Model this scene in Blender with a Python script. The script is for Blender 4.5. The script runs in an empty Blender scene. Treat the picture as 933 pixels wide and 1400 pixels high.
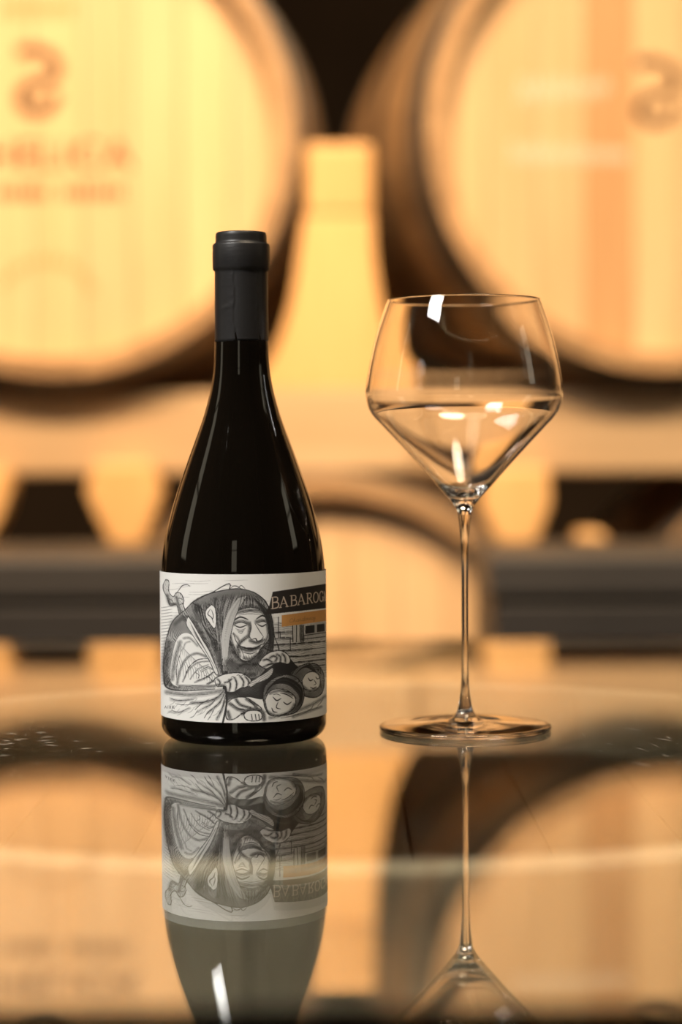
import bpy, bmesh, math, random
import numpy as np
from mathutils import Vector, Matrix

random.seed(7)
PI = math.pi
scene = bpy.context.scene
C = scene.collection

# ------------------------------------------------------------------ camera
F = 2900.0            # focal length in pixels of the 933 x 1400 frame
TZ = 0.95             # height of the glass table top
CH = TZ + 0.151       # height of the camera
cam_data = bpy.data.cameras.new('camera')
cam = bpy.data.objects.new('camera', cam_data)
C.objects.link(cam)
cam_data.sensor_fit = 'VERTICAL'
cam_data.sensor_height = 36.0
cam_data.lens = 36.0 * F / 1400.0
cam_data.clip_start = 0.02
cam.matrix_world = (Matrix.Translation((0, 0, CH))
                    @ Matrix.Rotation(PI / 2 - math.atan(78 / F), 4, 'X')
                    @ Matrix.Rotation(math.radians(-0.28), 4, 'Z'))
cam_data.dof.use_dof = True
cam_data.dof.focus_distance = 1.10
cam_data.dof.aperture_fstop = 3.2
scene.camera = cam

# ------------------------------------------------------------------ world, exposure, lights
world = bpy.data.worlds.new('cellar_air')
scene.world = world
world.use_nodes = True
world.node_tree.nodes['Background'].inputs[0].default_value = (0.9, 0.7, 0.5, 1)
world.node_tree.nodes['Background'].inputs[1].default_value = 0.02
scene.view_settings.view_transform = 'Standard'
scene.view_settings.look = 'None'
scene.view_settings.gamma = 1.0
scene.view_settings.use_curve_mapping = False
scene.view_settings.exposure = 0.0
scene.cycles.max_bounces = 24
scene.cycles.transmission_bounces = 24
scene.cycles.glossy_bounces = 12
scene.cycles.transparent_max_bounces = 16
scene.cycles.sample_clamp_indirect = 20.0


def area_light(name, loc, target, size, power, color, shape='DISK', size_y=None, spread=PI):
    ld = bpy.data.lights.new(name, 'AREA')
    ld.shape = shape
    ld.size = size
    if size_y:
        ld.size_y = size_y
    ld.energy = power
    ld.color = color
    ld.spread = spread
    o = bpy.data.objects.new(name, ld)
    C.objects.link(o)
    o.location = loc
    o.rotation_euler = (Vector(target) - Vector(loc)).to_track_quat('-Z', 'Y').to_euler()
    return o


WARM = (1.0, 0.64, 0.34)
WARM2 = (1.0, 0.70, 0.37)
# tungsten spots hung under the ceiling, aimed at the barrel rack
for sx_, tx_, pw, col_ in ((-1.25, -1.15, 5, WARM), (-0.50, -0.32, 9.6, WARM), (0.08, 0.02, 5.2, WARM), (0.75, 0.50, 2.6, WARM2), (1.35, 1.20, 3.4, WARM2)):
    area_light('ceiling_spot', (sx_, 1.10, 2.95), (tx_, 2.8, 1.38), 0.22, pw, col_, spread=math.radians(68))
area_light('ceiling_spot', (0.02, 1.75, 2.95), (0.0, 2.7, 0.80), 0.18, 2.2, WARM, spread=math.radians(60))
area_light('rear_fill', (0.1, 4.7, 3.4), (0.1, 6.1, 1.4), 0.4, 7, WARM)  # fill light added behind the rack, turns the dark barrel gaps brown
# wide unseen disk added above the table to brighten its barrel and the label
area_light('table_fill', (0.38, 0.72, 2.95), (0.38, 0.72, 0.0), 0.70, 27, (1.0, 0.80, 0.56))
# daylight of the high left-wall window; narrowed spread keeps it off the barrels
area_light('window_daylight', (-1.86, -0.40, 3.63), (-0.02, 1.10, 1.05), 1.0, 11, (1.0, 0.96, 0.91), 'RECTANGLE', 0.95, spread=math.radians(46))

# ------------------------------------------------------------------ helpers


def px(x, y, d):
    """point of the photograph at distance d in front of the camera"""
    return ((x - 466.5) * d / F, d, CH - (y - 622.0) * d / F)


def tag(o, label=None, cat=None, group=None, kind=None):
    if label:
        o['label'] = label
    if cat:
        o['category'] = cat
    if group:
        o['group'] = group
    if kind:
        o['kind'] = kind
    return o


def mesh_obj(name, me, mat=None, parent=None):
    o = bpy.data.objects.new(name, me)
    C.objects.link(o)
    if mat is not None and not me.materials:
        me.materials.append(mat)
    if parent is not None:
        o.parent = parent
    return o


def empty(name, loc=(0, 0, 0), rot=(0, 0, 0)):
    o = bpy.data.objects.new(name, None)
    C.objects.link(o)
    o.location = loc
    o.rotation_euler = rot
    o.empty_display_size = 0.05
    return o


def pydata(name, verts, faces, smooth=False):
    me = bpy.data.meshes.new(name)
    me.from_pydata([tuple(v) for v in verts], [], faces)
    if smooth:
        me.polygons.foreach_set('use_smooth', [True] * len(me.polygons))
    me.update()
    return me


def box_mesh(name, x0, x1, y0, y1, z0, z1, bevel=0.0, segs=2):
    bm = bmesh.new()
    vs = [bm.verts.new(v) for v in ((x0, y0, z0), (x1, y0, z0), (x1, y1, z0), (x0, y1, z0),
                                    (x0, y0, z1), (x1, y0, z1), (x1, y1, z1), (x0, y1, z1))]
    for f in ((0, 3, 2, 1), (4, 5, 6, 7), (0, 1, 5, 4), (1, 2, 6, 5), (2, 3, 7, 6), (3, 0, 4, 7)):
        bm.faces.new([vs[i] for i in f])
    if bevel:
        bmesh.ops.bevel(bm, geom=bm.edges[:], offset=bevel, segments=segs, affect='EDGES', profile=0.5)
    me = bpy.data.meshes.new(name)
    bm.to_mesh(me)
    bm.free()
    return me


def prism_mesh(name, pts, y0, y1, bevel=0.0):
    """polygon in x,z extruded along y"""
    bm = bmesh.new()
    a = [bm.verts.new((x, y0, z)) for x, z in pts]
    b = [bm.verts.new((x, y1, z)) for x, z in pts]
    n = len(pts)
    bm.faces.new(a)
    bm.faces.new(b[::-1])
    for i in range(n):
        bm.faces.new((a[i], b[i], b[(i + 1) % n], a[(i + 1) % n]))
    bmesh.ops.recalc_face_normals(bm, faces=bm.faces[:])
    if bevel:
        bmesh.ops.bevel(bm, geom=bm.edges[:], offset=bevel, segments=2, affect='EDGES', profile=0.5)
    me = bpy.data.meshes.new(name)
    bm.to_mesh(me)
    bm.free()
    return me


def lathe(name, prof, seg=128, smooth=True, jitter=None):
    """profile of (r, z), outward normals when it runs bottom to top on the outside"""
    verts, rings = [], []
    for i, (r, z) in enumerate(prof):
        if r < 1e-7:
            rings.append([len(verts)])
            verts.append((0, 0, z))
        else:
            ring = []
            for k in range(seg):
                a = 2 * PI * k / seg
                rr, zz = r, z
                if jitter:
                    rr, zz = jitter(r, z, a)
                ring.append(len(verts))
                verts.append((rr * math.cos(a), rr * math.sin(a), zz))
            rings.append(ring)
    faces = []
    for p, q in zip(rings, rings[1:]):
        for k in range(seg):
            k2 = (k + 1) % seg
            if len(p) == 1 and len(q) == 1:
                continue
            if len(p) == 1:
                faces.append((p[0], q[k2], q[k]))
            elif len(q) == 1:
                faces.append((p[k], p[k2], q[0]))
            else:
                faces.append((p[k], p[k2], q[k2], q[k]))
    return pydata(name, verts, faces, smooth)


def spline(pts, n=8, closed=False):
    """Catmull-Rom through pts"""
    P = [np.array(p, float) for p in pts]
    m = len(P)
    out = []
    rng = range(m if closed else m - 1)
    for i in rng:
        if closed:
            p0, p1, p2, p3 = P[(i - 1) % m], P[i], P[(i + 1) % m], P[(i + 2) % m]
        else:
            p0, p1, p2, p3 = P[max(i - 1, 0)], P[i], P[i + 1], P[min(i + 2, m - 1)]
        for k in range(n):
            t = k / n
            out.append(0.5 * ((2 * p1) + (-p0 + p2) * t + (2 * p0 - 5 * p1 + 4 * p2 - p3) * t * t
                              + (-p0 + 3 * p1 - 3 * p2 + p3) * t ** 3))
    if not closed:
        out.append(P[-1])
    return [tuple(p) for p in out]


# ------------------------------------------------------------------ materials
def new_mat(name):
    m = bpy.data.materials.new(name)
    m.use_nodes = True
    nt = m.node_tree
    return m, nt, nt.nodes['Principled BSDF']


def principled(name, color, rough=0.5, metal=0.0, **kw):
    m, nt, b = new_mat(name)
    b.inputs['Base Color'].default_value = (*color, 1)
    b.inputs['Roughness'].default_value = rough
    b.inputs['Metallic'].default_value = metal
    for k, v in kw.items():
        b.inputs[k].default_value = v
    return m


def wood_mat(name, c1, c2, axis='Y', rough=0.55, vary=0.18, scale=9.0):
    """long grain along one local axis, tone changing from piece to piece"""
    m, nt, b = new_mat(name)
    N, L = nt.nodes, nt.links
    tc = N.new('ShaderNodeTexCoord')
    mp = N.new('ShaderNodeMapping')
    s = {'X': (0.6, scale, scale), 'Y': (scale, 0.6, scale), 'Z': (scale, scale, 0.6)}[axis]
    mp.inputs['Scale'].default_value = s
    oi = N.new('ShaderNodeObjectInfo')
    add = N.new('ShaderNodeVectorMath')
    add.operation = 'ADD'
    mul = N.new('ShaderNodeMath')
    mul.operation = 'MULTIPLY'
    mul.inputs[1].default_value = 37.0
    L.new(oi.outputs['Random'], mul.inputs[0])
    L.new(tc.outputs['Object'], add.inputs[0])
    L.new(mul.outputs[0], add.inputs[1])
    L.new(add.outputs[0], mp.inputs['Vector'])
    no = N.new('ShaderNodeTexNoise')
    no.inputs['Scale'].default_value = 4.0
    no.inputs['Detail'].default_value = 6.0
    no.inputs['Roughness'].default_value = 0.6
    L.new(mp.outputs[0], no.inputs['Vector'])
    cr = N.new('ShaderNodeValToRGB')
    cr.color_ramp.elements[0].position = 0.32
    cr.color_ramp.elements[0].color = (*c2, 1)
    cr.color_ramp.elements[1].position = 0.68
    cr.color_ramp.elements[1].color = (*c1, 1)
    L.new(no.outputs['Fac'], cr.inputs['Fac'])
    hs = N.new('ShaderNodeHueSaturation')
    mr = N.new('ShaderNodeMapRange')
    mr.inputs['To Min'].default_value = 1 - vary
    mr.inputs['To Max'].default_value = 1 + vary * 0.5
    L.new(oi.outputs['Random'], mr.inputs['Value'])
    L.new(mr.outputs[0], hs.inputs['Value'])
    L.new(cr.outputs[0], hs.inputs['Color'])
    L.new(hs.outputs[0], b.inputs['Base Color'])
    b.inputs['Roughness'].default_value = rough
    bp = N.new('ShaderNodeBump')
    bp.inputs['Strength'].default_value = 0.25
    bp.inputs['Distance'].default_value = 0.002
    L.new(no.outputs['Fac'], bp.inputs['Height'])
    L.new(bp.outputs[0], b.inputs['Normal'])
    return m


def rough_mat(name, c1, c2, scale=3.0, rough=0.85, bump=0.4):
    m, nt, b = new_mat(name)
    N, L = nt.nodes, nt.links
    tc = N.new('ShaderNodeTexCoord')
    no = N.new('ShaderNodeTexNoise')
    no.inputs['Scale'].default_value = scale
    no.inputs['Detail'].default_value = 7.0
    L.new(tc.outputs['Object'], no.inputs['Vector'])
    cr = N.new('ShaderNodeValToRGB')
    cr.color_ramp.elements[0].position = 0.3
    cr.color_ramp.elements[0].color = (*c1, 1)
    cr.color_ramp.elements[1].position = 0.7
    cr.color_ramp.elements[1].color = (*c2, 1)
    L.new(no.outputs['Fac'], cr.inputs['Fac'])
    L.new(cr.outputs[0], b.inputs['Base Color'])
    b.inputs['Roughness'].default_value = rough
    bp = N.new('ShaderNodeBump')
    bp.inputs['Strength'].default_value = bump
    bp.inputs['Distance'].default_value = 0.01
    L.new(no.outputs['Fac'], bp.inputs['Height'])
    L.new(bp.outputs[0], b.inputs['Normal'])
    return m


M_HEAD = wood_mat('oak_head', (0.78, 0.56, 0.34), (0.66, 0.45, 0.25), 'Z', 0.5, 0.14)
M_STAVE = wood_mat('oak_stave', (0.50, 0.33, 0.18), (0.37, 0.23, 0.12), 'Y', 0.5, 0.22)
M_TSTAVE = wood_mat('table_oak_stave', (0.48, 0.40, 0.27), (0.40, 0.33, 0.22), 'Y', 0.6, 0.2)
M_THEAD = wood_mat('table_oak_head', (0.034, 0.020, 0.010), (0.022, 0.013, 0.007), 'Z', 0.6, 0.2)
M_BEAM = wood_mat('rack_pine', (0.62, 0.46, 0.29), (0.52, 0.37, 0.22), 'X', 0.6, 0.12)
M_CHOCK = wood_mat('chock_pine', (0.84, 0.53, 0.24), (0.74, 0.45, 0.19), 'Z', 0.5, 0.08)
M_ENDGRAIN = rough_mat('oak_end_grain', (0.84, 0.70, 0.48), (0.92, 0.80, 0.58), 60, 0.7, 0.1)
M_HOOP = principled('galvanised_hoop', (0.30, 0.29, 0.28), 0.42, 0.85)
M_DARKHOOP = principled('dark_hoop', (0.07, 0.065, 0.06), 0.45, 0.6)
M_STAMP = principled('burnt_brand', (0.07, 0.028, 0.01), 0.8)
M_STAMP2 = principled('faded_brand', (0.17, 0.075, 0.028), 0.8)
M_CHALK = principled('chalk', (0.78, 0.70, 0.62), 0.9)
M_CAB = rough_mat('charcoal_laminate', (0.024, 0.023, 0.023), (0.032, 0.030, 0.030), 6, 0.55, 0.05)
M_CABTOP = rough_mat('charcoal_top', (0.042, 0.040, 0.039), (0.052, 0.049, 0.047), 6, 0.5, 0.05)
M_HANDLE = principled('dark_steel', (0.25, 0.25, 0.25), 0.35, 1.0)
M_WALL = rough_mat('cellar_plaster', (0.10, 0.075, 0.055), (0.16, 0.12, 0.09), 2.0)
M_DARKWALL = rough_mat('cellar_stone', (0.035, 0.022, 0.014), (0.06, 0.04, 0.026), 2.4)
M_FLOOR = rough_mat('cellar_concrete', (0.17, 0.145, 0.12), (0.24, 0.205, 0.17), 1.7, 0.6, 0.2)
M_CEIL = rough_mat('cellar_ceiling', (0.09, 0.075, 0.06), (0.13, 0.105, 0.085), 2.0)
M_FRAME = principled('painted_frame', (0.12, 0.10, 0.08), 0.5)


def glass_mat(name, color=(1, 1, 1), ior=1.5, absorb=None, dens=0.0, rough=0.0):
    m, nt, b = new_mat(name)
    b.inputs['Base Color'].default_value = (*color, 1)
    b.inputs['Transmission Weight'].default_value = 1.0
    b.inputs['Roughness'].default_value = rough
    b.inputs['IOR'].default_value = ior
    if absorb:
        va = nt.nodes.new('ShaderNodeVolumeAbsorption')
        va.inputs['Color'].default_value = (*absorb, 1)
        va.inputs['Density'].default_value = dens
        nt.links.new(va.outputs[0], nt.nodes['Material Output'].inputs['Volume'])
    return m


M_CRYSTAL = glass_mat('crystal', (1, 1, 1), 1.5)
M_PANE = glass_mat('table_glass', (1, 1, 1), 1.52, (0.55, 0.86, 0.66), 6.0)
M_BOTTLE = principled('dark_bottle_glass', (0.004, 0.003, 0.002), 0.015, 0.0, IOR=1.52)


def capsule_mat():
    m, nt, b = new_mat('black_capsule')
    N, L = nt.nodes, nt.links
    b.inputs['Base Color'].default_value = (0.017, 0.016, 0.016, 1)
    b.inputs['Roughness'].default_value = 0.42
    tc = N.new('ShaderNodeTexCoord')
    mp = N.new('ShaderNodeMapping')
    mp.inputs['Scale'].default_value = (120, 120, 700)
    no = N.new('ShaderNodeTexNoise')
    no.inputs['Scale'].default_value = 1.0
    no.inputs['Detail'].default_value = 3
    L.new(tc.outputs['Object'], mp.inputs['Vector'])
    L.new(mp.outputs[0], no.inputs['Vector'])
    bp = N.new('ShaderNodeBump')
    bp.inputs['Strength'].default_value = 0.12
    bp.inputs['Distance'].default_value = 0.0006
    L.new(no.outputs['Fac'], bp.inputs['Height'])
    L.new(bp.outputs[0], b.inputs['Normal'])
    return m


M_CAPSULE = capsule_mat()


def label_mat():
    m, nt, b = new_mat('printed_label_paper')
    N, L = nt.nodes, nt.links
    at = N.new('ShaderNodeVertexColor')
    at.layer_name = 'print'
    L.new(at.outputs['Color'], b.inputs['Base Color'])
    b.inputs['Roughness'].default_value = 0.75
    tc = N.new('ShaderNodeTexCoord')
    mp = N.new('ShaderNodeMapping')
    mp.inputs['Scale'].default_value = (900, 900, 1500)
    no = N.new('ShaderNodeTexNoise')
    no.inputs['Detail'].default_value = 2
    no.inputs['Scale'].default_value = 1.0
    L.new(tc.outputs['Object'], mp.inputs['Vector'])
    L.new(mp.outputs[0], no.inputs['Vector'])
    bp = N.new('ShaderNodeBump')
    bp.inputs['Strength'].default_value = 0.25
    bp.inputs['Distance'].default_value = 0.0003
    L.new(no.outputs['Fac'], bp.inputs['Height'])
    L.new(bp.outputs[0], b.inputs['Normal'])
    return m


M_LABEL = label_mat()

# ------------------------------------------------------------------ the cellar
XL, XR, YB, YF, ZC = -1.92, 2.3, -2.6, 6.2, 4.2
tag(mesh_obj('floor', box_mesh('floor', XL, XR, YB, YF, -0.1, 0.0), M_FLOOR), 'grey concrete cellar floor under the barrel table', 'floor', kind='structure')
tag(mesh_obj('ceiling', box_mesh('ceiling', XL, XR, YB, YF, ZC, ZC + 0.1), M_CEIL), 'dark plastered cellar ceiling above the barrels', 'ceiling', kind='structure')
tag(mesh_obj('wall_back', box_mesh('wall_back', XL, XR, YF, YF + 0.1, 0, ZC), M_DARKWALL), 'dark stone cellar wall behind the barrel rack', 'wall', kind='structure')
tag(mesh_obj('wall_front', box_mesh('wall_front', XL, XR, YB - 0.1, YB, 0, ZC), M_WALL), 'plastered cellar wall facing the barrel rack', 'wall', kind='structure')
tag(mesh_obj('wall_right', box_mesh('wall_right', XR, XR + 0.1, YB, YF, 0, ZC), M_WALL), 'plastered cellar side wall with one narrow added glowing pane', 'wall', kind='structure')
# left wall with the opening of the high window
WY0, WY1, WZ0, WZ1 = -1.05, 0.25, 2.80, 3.95
bm = bmesh.new()
for (a, b_, c, d) in ((YB, WY0, 0, ZC), (WY1, YF, 0, ZC), (WY0, WY1, 0, WZ0), (WY0, WY1, WZ1, ZC)):
    me_ = box_mesh('t', XL - 0.1, XL, a, b_, c, d)
    bm.from_mesh(me_)
    bpy.data.meshes.remove(me_)
me = bpy.data.meshes.new('wall_left')
bm.to_mesh(me)
bm.free()
tag(mesh_obj('wall_left', me, M_WALL), 'plastered cellar side wall with a high window', 'wall', kind='structure')
win = tag(empty('window_1', (XL, (WY0 + WY1) / 2, WZ0)), 'high square window with a dark frame in the cellar wall', 'window', kind='structure')
hw, hh = (WY1 - WY0) / 2, WZ1 - WZ0
for nm, (y0, y1, z0, z1) in (('frame_bar', (-hw, hw, 0, 0.05)), ('frame_bar', (-hw, hw, hh - 0.05, hh)),
                             ('frame_bar', (-hw, -hw + 0.05, 0.05, hh - 0.05)), ('frame_bar', (hw - 0.05, hw, 0.05, hh - 0.05))):
    mesh_obj(nm, box_mesh(nm, -0.08, -0.03, y0, y1, z0, z1, 0.004), M_FRAME, win)
# unseen glowing panes added for the pale streaks reflected in the bottle
M_GLOWPANE = principled('glowing_pane', (0.4, 0.4, 0.38), 0.4)
_b = M_GLOWPANE.node_tree.nodes['Principled BSDF']
_b.inputs['Emission Color'].default_value = (1.0, 0.90, 0.68, 1)
_b.inputs['Emission Strength'].default_value = 1.0


def add_streak_pane(name, loc, rotz, w, h, label):
    r = tag(empty(name, loc, (0, 0, rotz)), label, 'window', kind='structure')
    mesh_obj('pane', box_mesh('pane', -w / 2, w / 2, -0.012, -0.004, 0, h), M_GLOWPANE, r)
    for x0, x1, z0, z1 in ((-w / 2 - 0.05, w / 2 + 0.05, -0.05, 0), (-w / 2 - 0.05, w / 2 + 0.05, h, h + 0.05),
                           (-w / 2 - 0.05, -w / 2, 0, h), (w / 2, w / 2 + 0.05, 0, h), (-w / 2, w / 2, h * 0.62, h * 0.62 + 0.03)):
        mesh_obj('frame_bar', box_mesh('frame_bar', x0, x1, -0.03, -0.003, z0, z1, 0.003), M_FRAME, r)


add_streak_pane('streak_pane_left', (XL, 1.15, 1.25), PI / 2, 0.32, 1.05, 'narrow added glowing pane in the cellar wall with the high window')
add_streak_pane('streak_pane_front', (-0.70, YB, 1.35), PI, 0.46, 1.05, 'added glowing pane in the wall facing the barrel rack')
add_streak_pane('streak_pane_right', (XR, 0.9, 1.5), -PI / 2, 0.35, 0.8, 'narrow added glowing pane in the wall across from the high window')

# ------------------------------------------------------------------ barrels
def stave_mesh(name, rc, rb, length, n, thick=0.024, segs=10):
    half = PI / n * 0.985
    verts, faces = [], []
    cols = 3
    for i in range(segs + 1):
        t = i / segs
        R = rc + (rb - rc) * (1 - (2 * t - 1) ** 2)
        for r in (R, R - thick):
            for k in range(cols):
                a = -half + 2 * half * k / (cols - 1)
                verts.append((r * math.sin(a), t * length, r * math.cos(a)))
    st = cols * 2
    for i in range(segs):
        o = i * st
        for k in range(cols - 1):
            faces.append((o + k, o + k + 1, o + st + k + 1, o + st + k))
            faces.append((o + cols + k, o + st + cols + k, o + st + cols + k + 1, o + cols + k + 1))
        faces.append((o, o + st, o + st + cols, o + cols))
        faces.append((o + cols - 1, o + 2 * cols - 1, o + st + 2 * cols - 1, o + st + cols - 1))
    for o, flip in ((0, False), (segs * st, True)):
        for k in range(cols - 1):
            f = (o + k, o + cols + k, o + cols + k + 1, o + k + 1)
            faces.append(f[::-1] if flip else f)
    return pydata(name, verts, faces)


def hoop_mesh(name, rc, rb, length, t0, t1, th=0.0022, seg=72):
    def R(t):
        return rc + (rb - rc) * (1 - (2 * t - 1) ** 2)
    verts, faces = [], []
    prof = [(R(t0) + 0.0002, t0), (R(t0) + th, t0), (R((t0 + t1) / 2) + th + 0.0004, (t0 + t1) / 2), (R(t1) + th, t1), (R(t1) + 0.0002, t1)]
    m = len(prof)
    for k in range(seg):
        a = 2 * PI * k / seg
        for r, t in prof:
            verts.append((r * math.sin(a), t * length, r * math.cos(a)))
    for k in range(seg):
        k2 = (k + 1) % seg
        for j in range(m):
            j2 = (j + 1) % m
            faces.append((k * m + j, k * m + j2, k2 * m + j2, k2 * m + j))
    me = pydata(name, verts, faces, False)
    return me


def plank_meshes(name, r, n, y0, th):
    """the head: n boards side by side clipped to a circle"""
    out = []
    w = 2 * r / n
    for i in range(n):
        x0, x1 = -r + i * w + 0.0008, -r + (i + 1) * w - 0.0008
        xs = [x0 + (x1 - x0) * k / 6 for k in range(7)]
        top = [(x, math.sqrt(max(r * r - x * x, 1e-6))) for x in xs]
        pts = top + [(x, -z) for x, z in reversed(top)]
        if i in (0, n - 1):
            pts = [(x, z if abs(z) > 0.002 else (0.002 if z > 0 else -0.002)) for x, z in pts]
        out.append(prism_mesh(name, pts, y0, y0 + th, 0.0))
    return out


def barrel_set(key, rc, rb, length, nst, nhead, hoops, ms, mh, recess=0.035, mend=None):
    st = stave_mesh(key + '_stave', rc, rb, length, nst)
    st.materials.append(ms)
    st.materials.append(mend or ms)
    for f in st.polygons:
        if abs(f.normal.y) > 0.9:
            f.material_index = 1
    rin = rc - 0.024 + 0.004
    pl = plank_meshes(key + '_head_board', rin, nhead, recess, 0.022)
    plb = plank_meshes(key + '_back_board', rin, 4, length - recess - 0.022, 0.022)
    for p in pl + plb:
        p.materials.append(mh)
    hp = []
    for t0, t1, m in hoops:
        h = hoop_mesh(key + '_hoop', rc, rb, length, t0, t1)
        h.materials.append(m)
        hp.append(h)
    return dict(st=st, pl=pl, plb=plb, hp=hp, n=nst)


def make_barrel(name, s, loc, rot, label, group=None, roll=0.0):
    root = tag(empty(name, loc, rot), label, 'barrel', group)
    for k in range(s['n']):
        o = mesh_obj('stave', s['st'], None, root)
        o.rotation_euler = (0, roll + 2 * PI * k / s['n'], 0)
    for p in s['pl']:
        mesh_obj('head_board', p, None, root)
    for p in s['plb']:
        mesh_obj('back_board', p, None, root)
    for h in s['hp']:
        mesh_obj('hoop', h, None, root)
    return root


RC, RB, LB = 0.311, 0.348, 0.92
HOOPS = [(0.004, 0.050, M_HOOP), (0.10, 0.148, M_HOOP), (0.27, 0.32, M_DARKHOOP),
         (0.68, 0.73, M_DARKHOOP), (0.852, 0.90, M_HOOP), (0.95, 0.996, M_HOOP)]
BS = barrel_set('cask', RC, RB, LB, 28, 9, HOOPS, M_STAVE, M_HEAD)
D0 = 2.74
lx, _, lz = px(82, 190, D0 + 0.035)
rx, _, rz = px(905, 187, D0 + 0.035)
b_left = make_barrel('oak_barrel', BS, (lx, D0, lz), (0, 0, 0), 'oak barrel branded with a large dark emblem over a line of lettering')
HOOPS_R = [(0.003, 0.030, M_DARKHOOP), (0.040, 0.085, M_HOOP)] + HOOPS[2:]
BSR = dict(BS)
BSR['hp'] = []
for t0, t1, m_ in HOOPS_R:
    h_ = hoop_mesh('cask_hoop', RC, RB, LB, t0, t1)
    h_.materials.append(m_)
    BSR['hp'].append(h_)
b_right = make_barrel('oak_barrel', BSR, (rx, D0, rz), (0, 0, math.radians(6.5)), 'oak barrel with pale chalk writing and one darker head board')
make_barrel('oak_barrel', BS, (lx - 0.76, D0, lz), (0, 0, 0), 'oak barrel at the end of the rack next to the branded barrel')
make_barrel('oak_barrel', BS, (rx + 0.74, D0, rz), (0, 0, 0), 'oak barrel at the end of the rack next to the chalked barrel')
cx, _, cz = px(442, 975, D0 + 0.035)
b_low = make_barrel('oak_barrel', BS, (cx, D0, cz), (0, 0, 0), 'plain oak barrel under the rack beam between the charcoal cabinets')
ex, _, ez = px(1182, 962, D0 + 0.035)
b_low2 = make_barrel('oak_barrel', BS, (ex, D0, ez), (0, 0, 0), 'oak barrel peeping over the charcoal cabinet behind the wine glass')

# the single darker board on the right head
M_DARKHEAD = wood_mat('oak_head_dark', (0.60, 0.38, 0.20), (0.50, 0.30, 0.15), 'Z', 0.5, 0.05)
dk = [o for o in b_right.children if o.name.startswith('head_board')]
for i in (3,):
    me2 = dk[i].data.copy()
    me2.materials.clear()
    me2.materials.append(M_DARKHEAD)
    dk[i].data = me2


def text_part(name, body, size, x, z, mat, parent, y=0.0347, sx=1.0, align='LEFT'):
    cu = bpy.data.curves.new(name, 'FONT')
    cu.body = body
    cu.size = size
    cu.align_x = align
    cu.extrude = 0.0003
    cu.offset = size * 0.012
    tmp = bpy.data.objects.new(name + '_tmp', cu)
    C.objects.link(tmp)
    dg = bpy.context.evaluated_depsgraph_get()
    me = bpy.data.meshes.new_from_object(tmp.evaluated_get(dg))
    bpy.data.objects.remove(tmp)
    bpy.data.curves.remove(cu)
    me.transform(Matrix.Diagonal((sx, 1, 1, 1)))
    me.transform(Matrix.Rotation(PI / 2, 4, 'X'))
    me.transform(Matrix.Translation((x, y, z)))
    me.materials.clear()
    return mesh_obj(name, me, mat, parent)


def ribbon_part(name, lines, width, mat, parent, y=0.0347):
    """brand marks: thick strokes laid flat on the head; lines in local x,z"""
    verts, faces = [], []
    for ln in lines:
        pts = [np.array(p) for p in ln]
        base = len(verts)
        for i, p in enumerate(pts):
            d = pts[min(i + 1, len(pts) - 1)] - pts[max(i - 1, 0)]
            d = d / (np.linalg.norm(d) + 1e-9)
            nrm = np.array((-d[1], d[0])) * width / 2
            for q in (p + nrm, p - nrm):
                verts.append((q[0], y, q[1]))
                verts.append((q[0], y - 0.0004, q[1]))
        for i in range(len(pts) - 1):
            o = base + i * 4
            faces.append((o + 1, o + 3, o + 7, o + 5))
            faces.append((o, o + 1, o + 5, o + 4))
            faces.append((o + 2, o + 6, o + 7, o + 3))
        faces.append((base, base + 2, base + 3, base + 1))
        o = base + (len(pts) - 1) * 4
        faces.append((o, o + 1, o + 3, o + 2))
    return mesh_obj(name, pydata(name, verts, faces), mat, parent)


SC = (D0 + 0.035) / F       # metres per photo pixel on the heads


def onhead(pts, cxp, cyp):
    return [((x - cxp) * SC, -(y - cyp) * SC) for x, y in pts]


EMB = spline([(32, 72), (58, 70), (82, 82), (84, 104), (60, 114), (40, 124), (38, 144), (56, 153), (76, 146), (86, 128)], 6)
tag(ribbon_part('brand_emblem', [onhead(EMB, 85, 190)], 15 * SC, M_STAMP, b_left), 'dark burnt emblem')
text_part('brand_lettering', 'HELICA', 54 * SC, (-14 - 85) * SC, -(230 - 190) * SC, M_STAMP2, b_left, sx=1.12)
# the line below and the ring under it cannot be read: short dashes
dash = []
xx = 2
while xx < 172:
    w = random.choice((7, 9, 11))
    if not (72 < xx < 84):
        dash.append(onhead([(xx, 263), (xx + w, 263)], 85, 190))
    xx += w + 4
ribbon_part('brand_small_line', dash, 17 * SC, M_STAMP2, b_left)
ring = []
for a in range(200, 345, 12):
    p = [(70 + 62 * math.cos(math.radians(q)), 405 + 50 * math.sin(math.radians(q))) for q in (a, a + 7)]
    ring.append(onhead(p, 85, 190))
M_STAMP3 = principled('faint_brand', (0.50, 0.30, 0.13), 0.8)
ribbon_part('brand_ring', ring, 12 * SC, M_STAMP3, b_left)
ribbon_part('brand_top_line', [onhead([(x, 14), (x + 12, 14)], 85, 190) for x in range(10, 110, 17)], 18 * SC, M_STAMP3, b_left)

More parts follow.
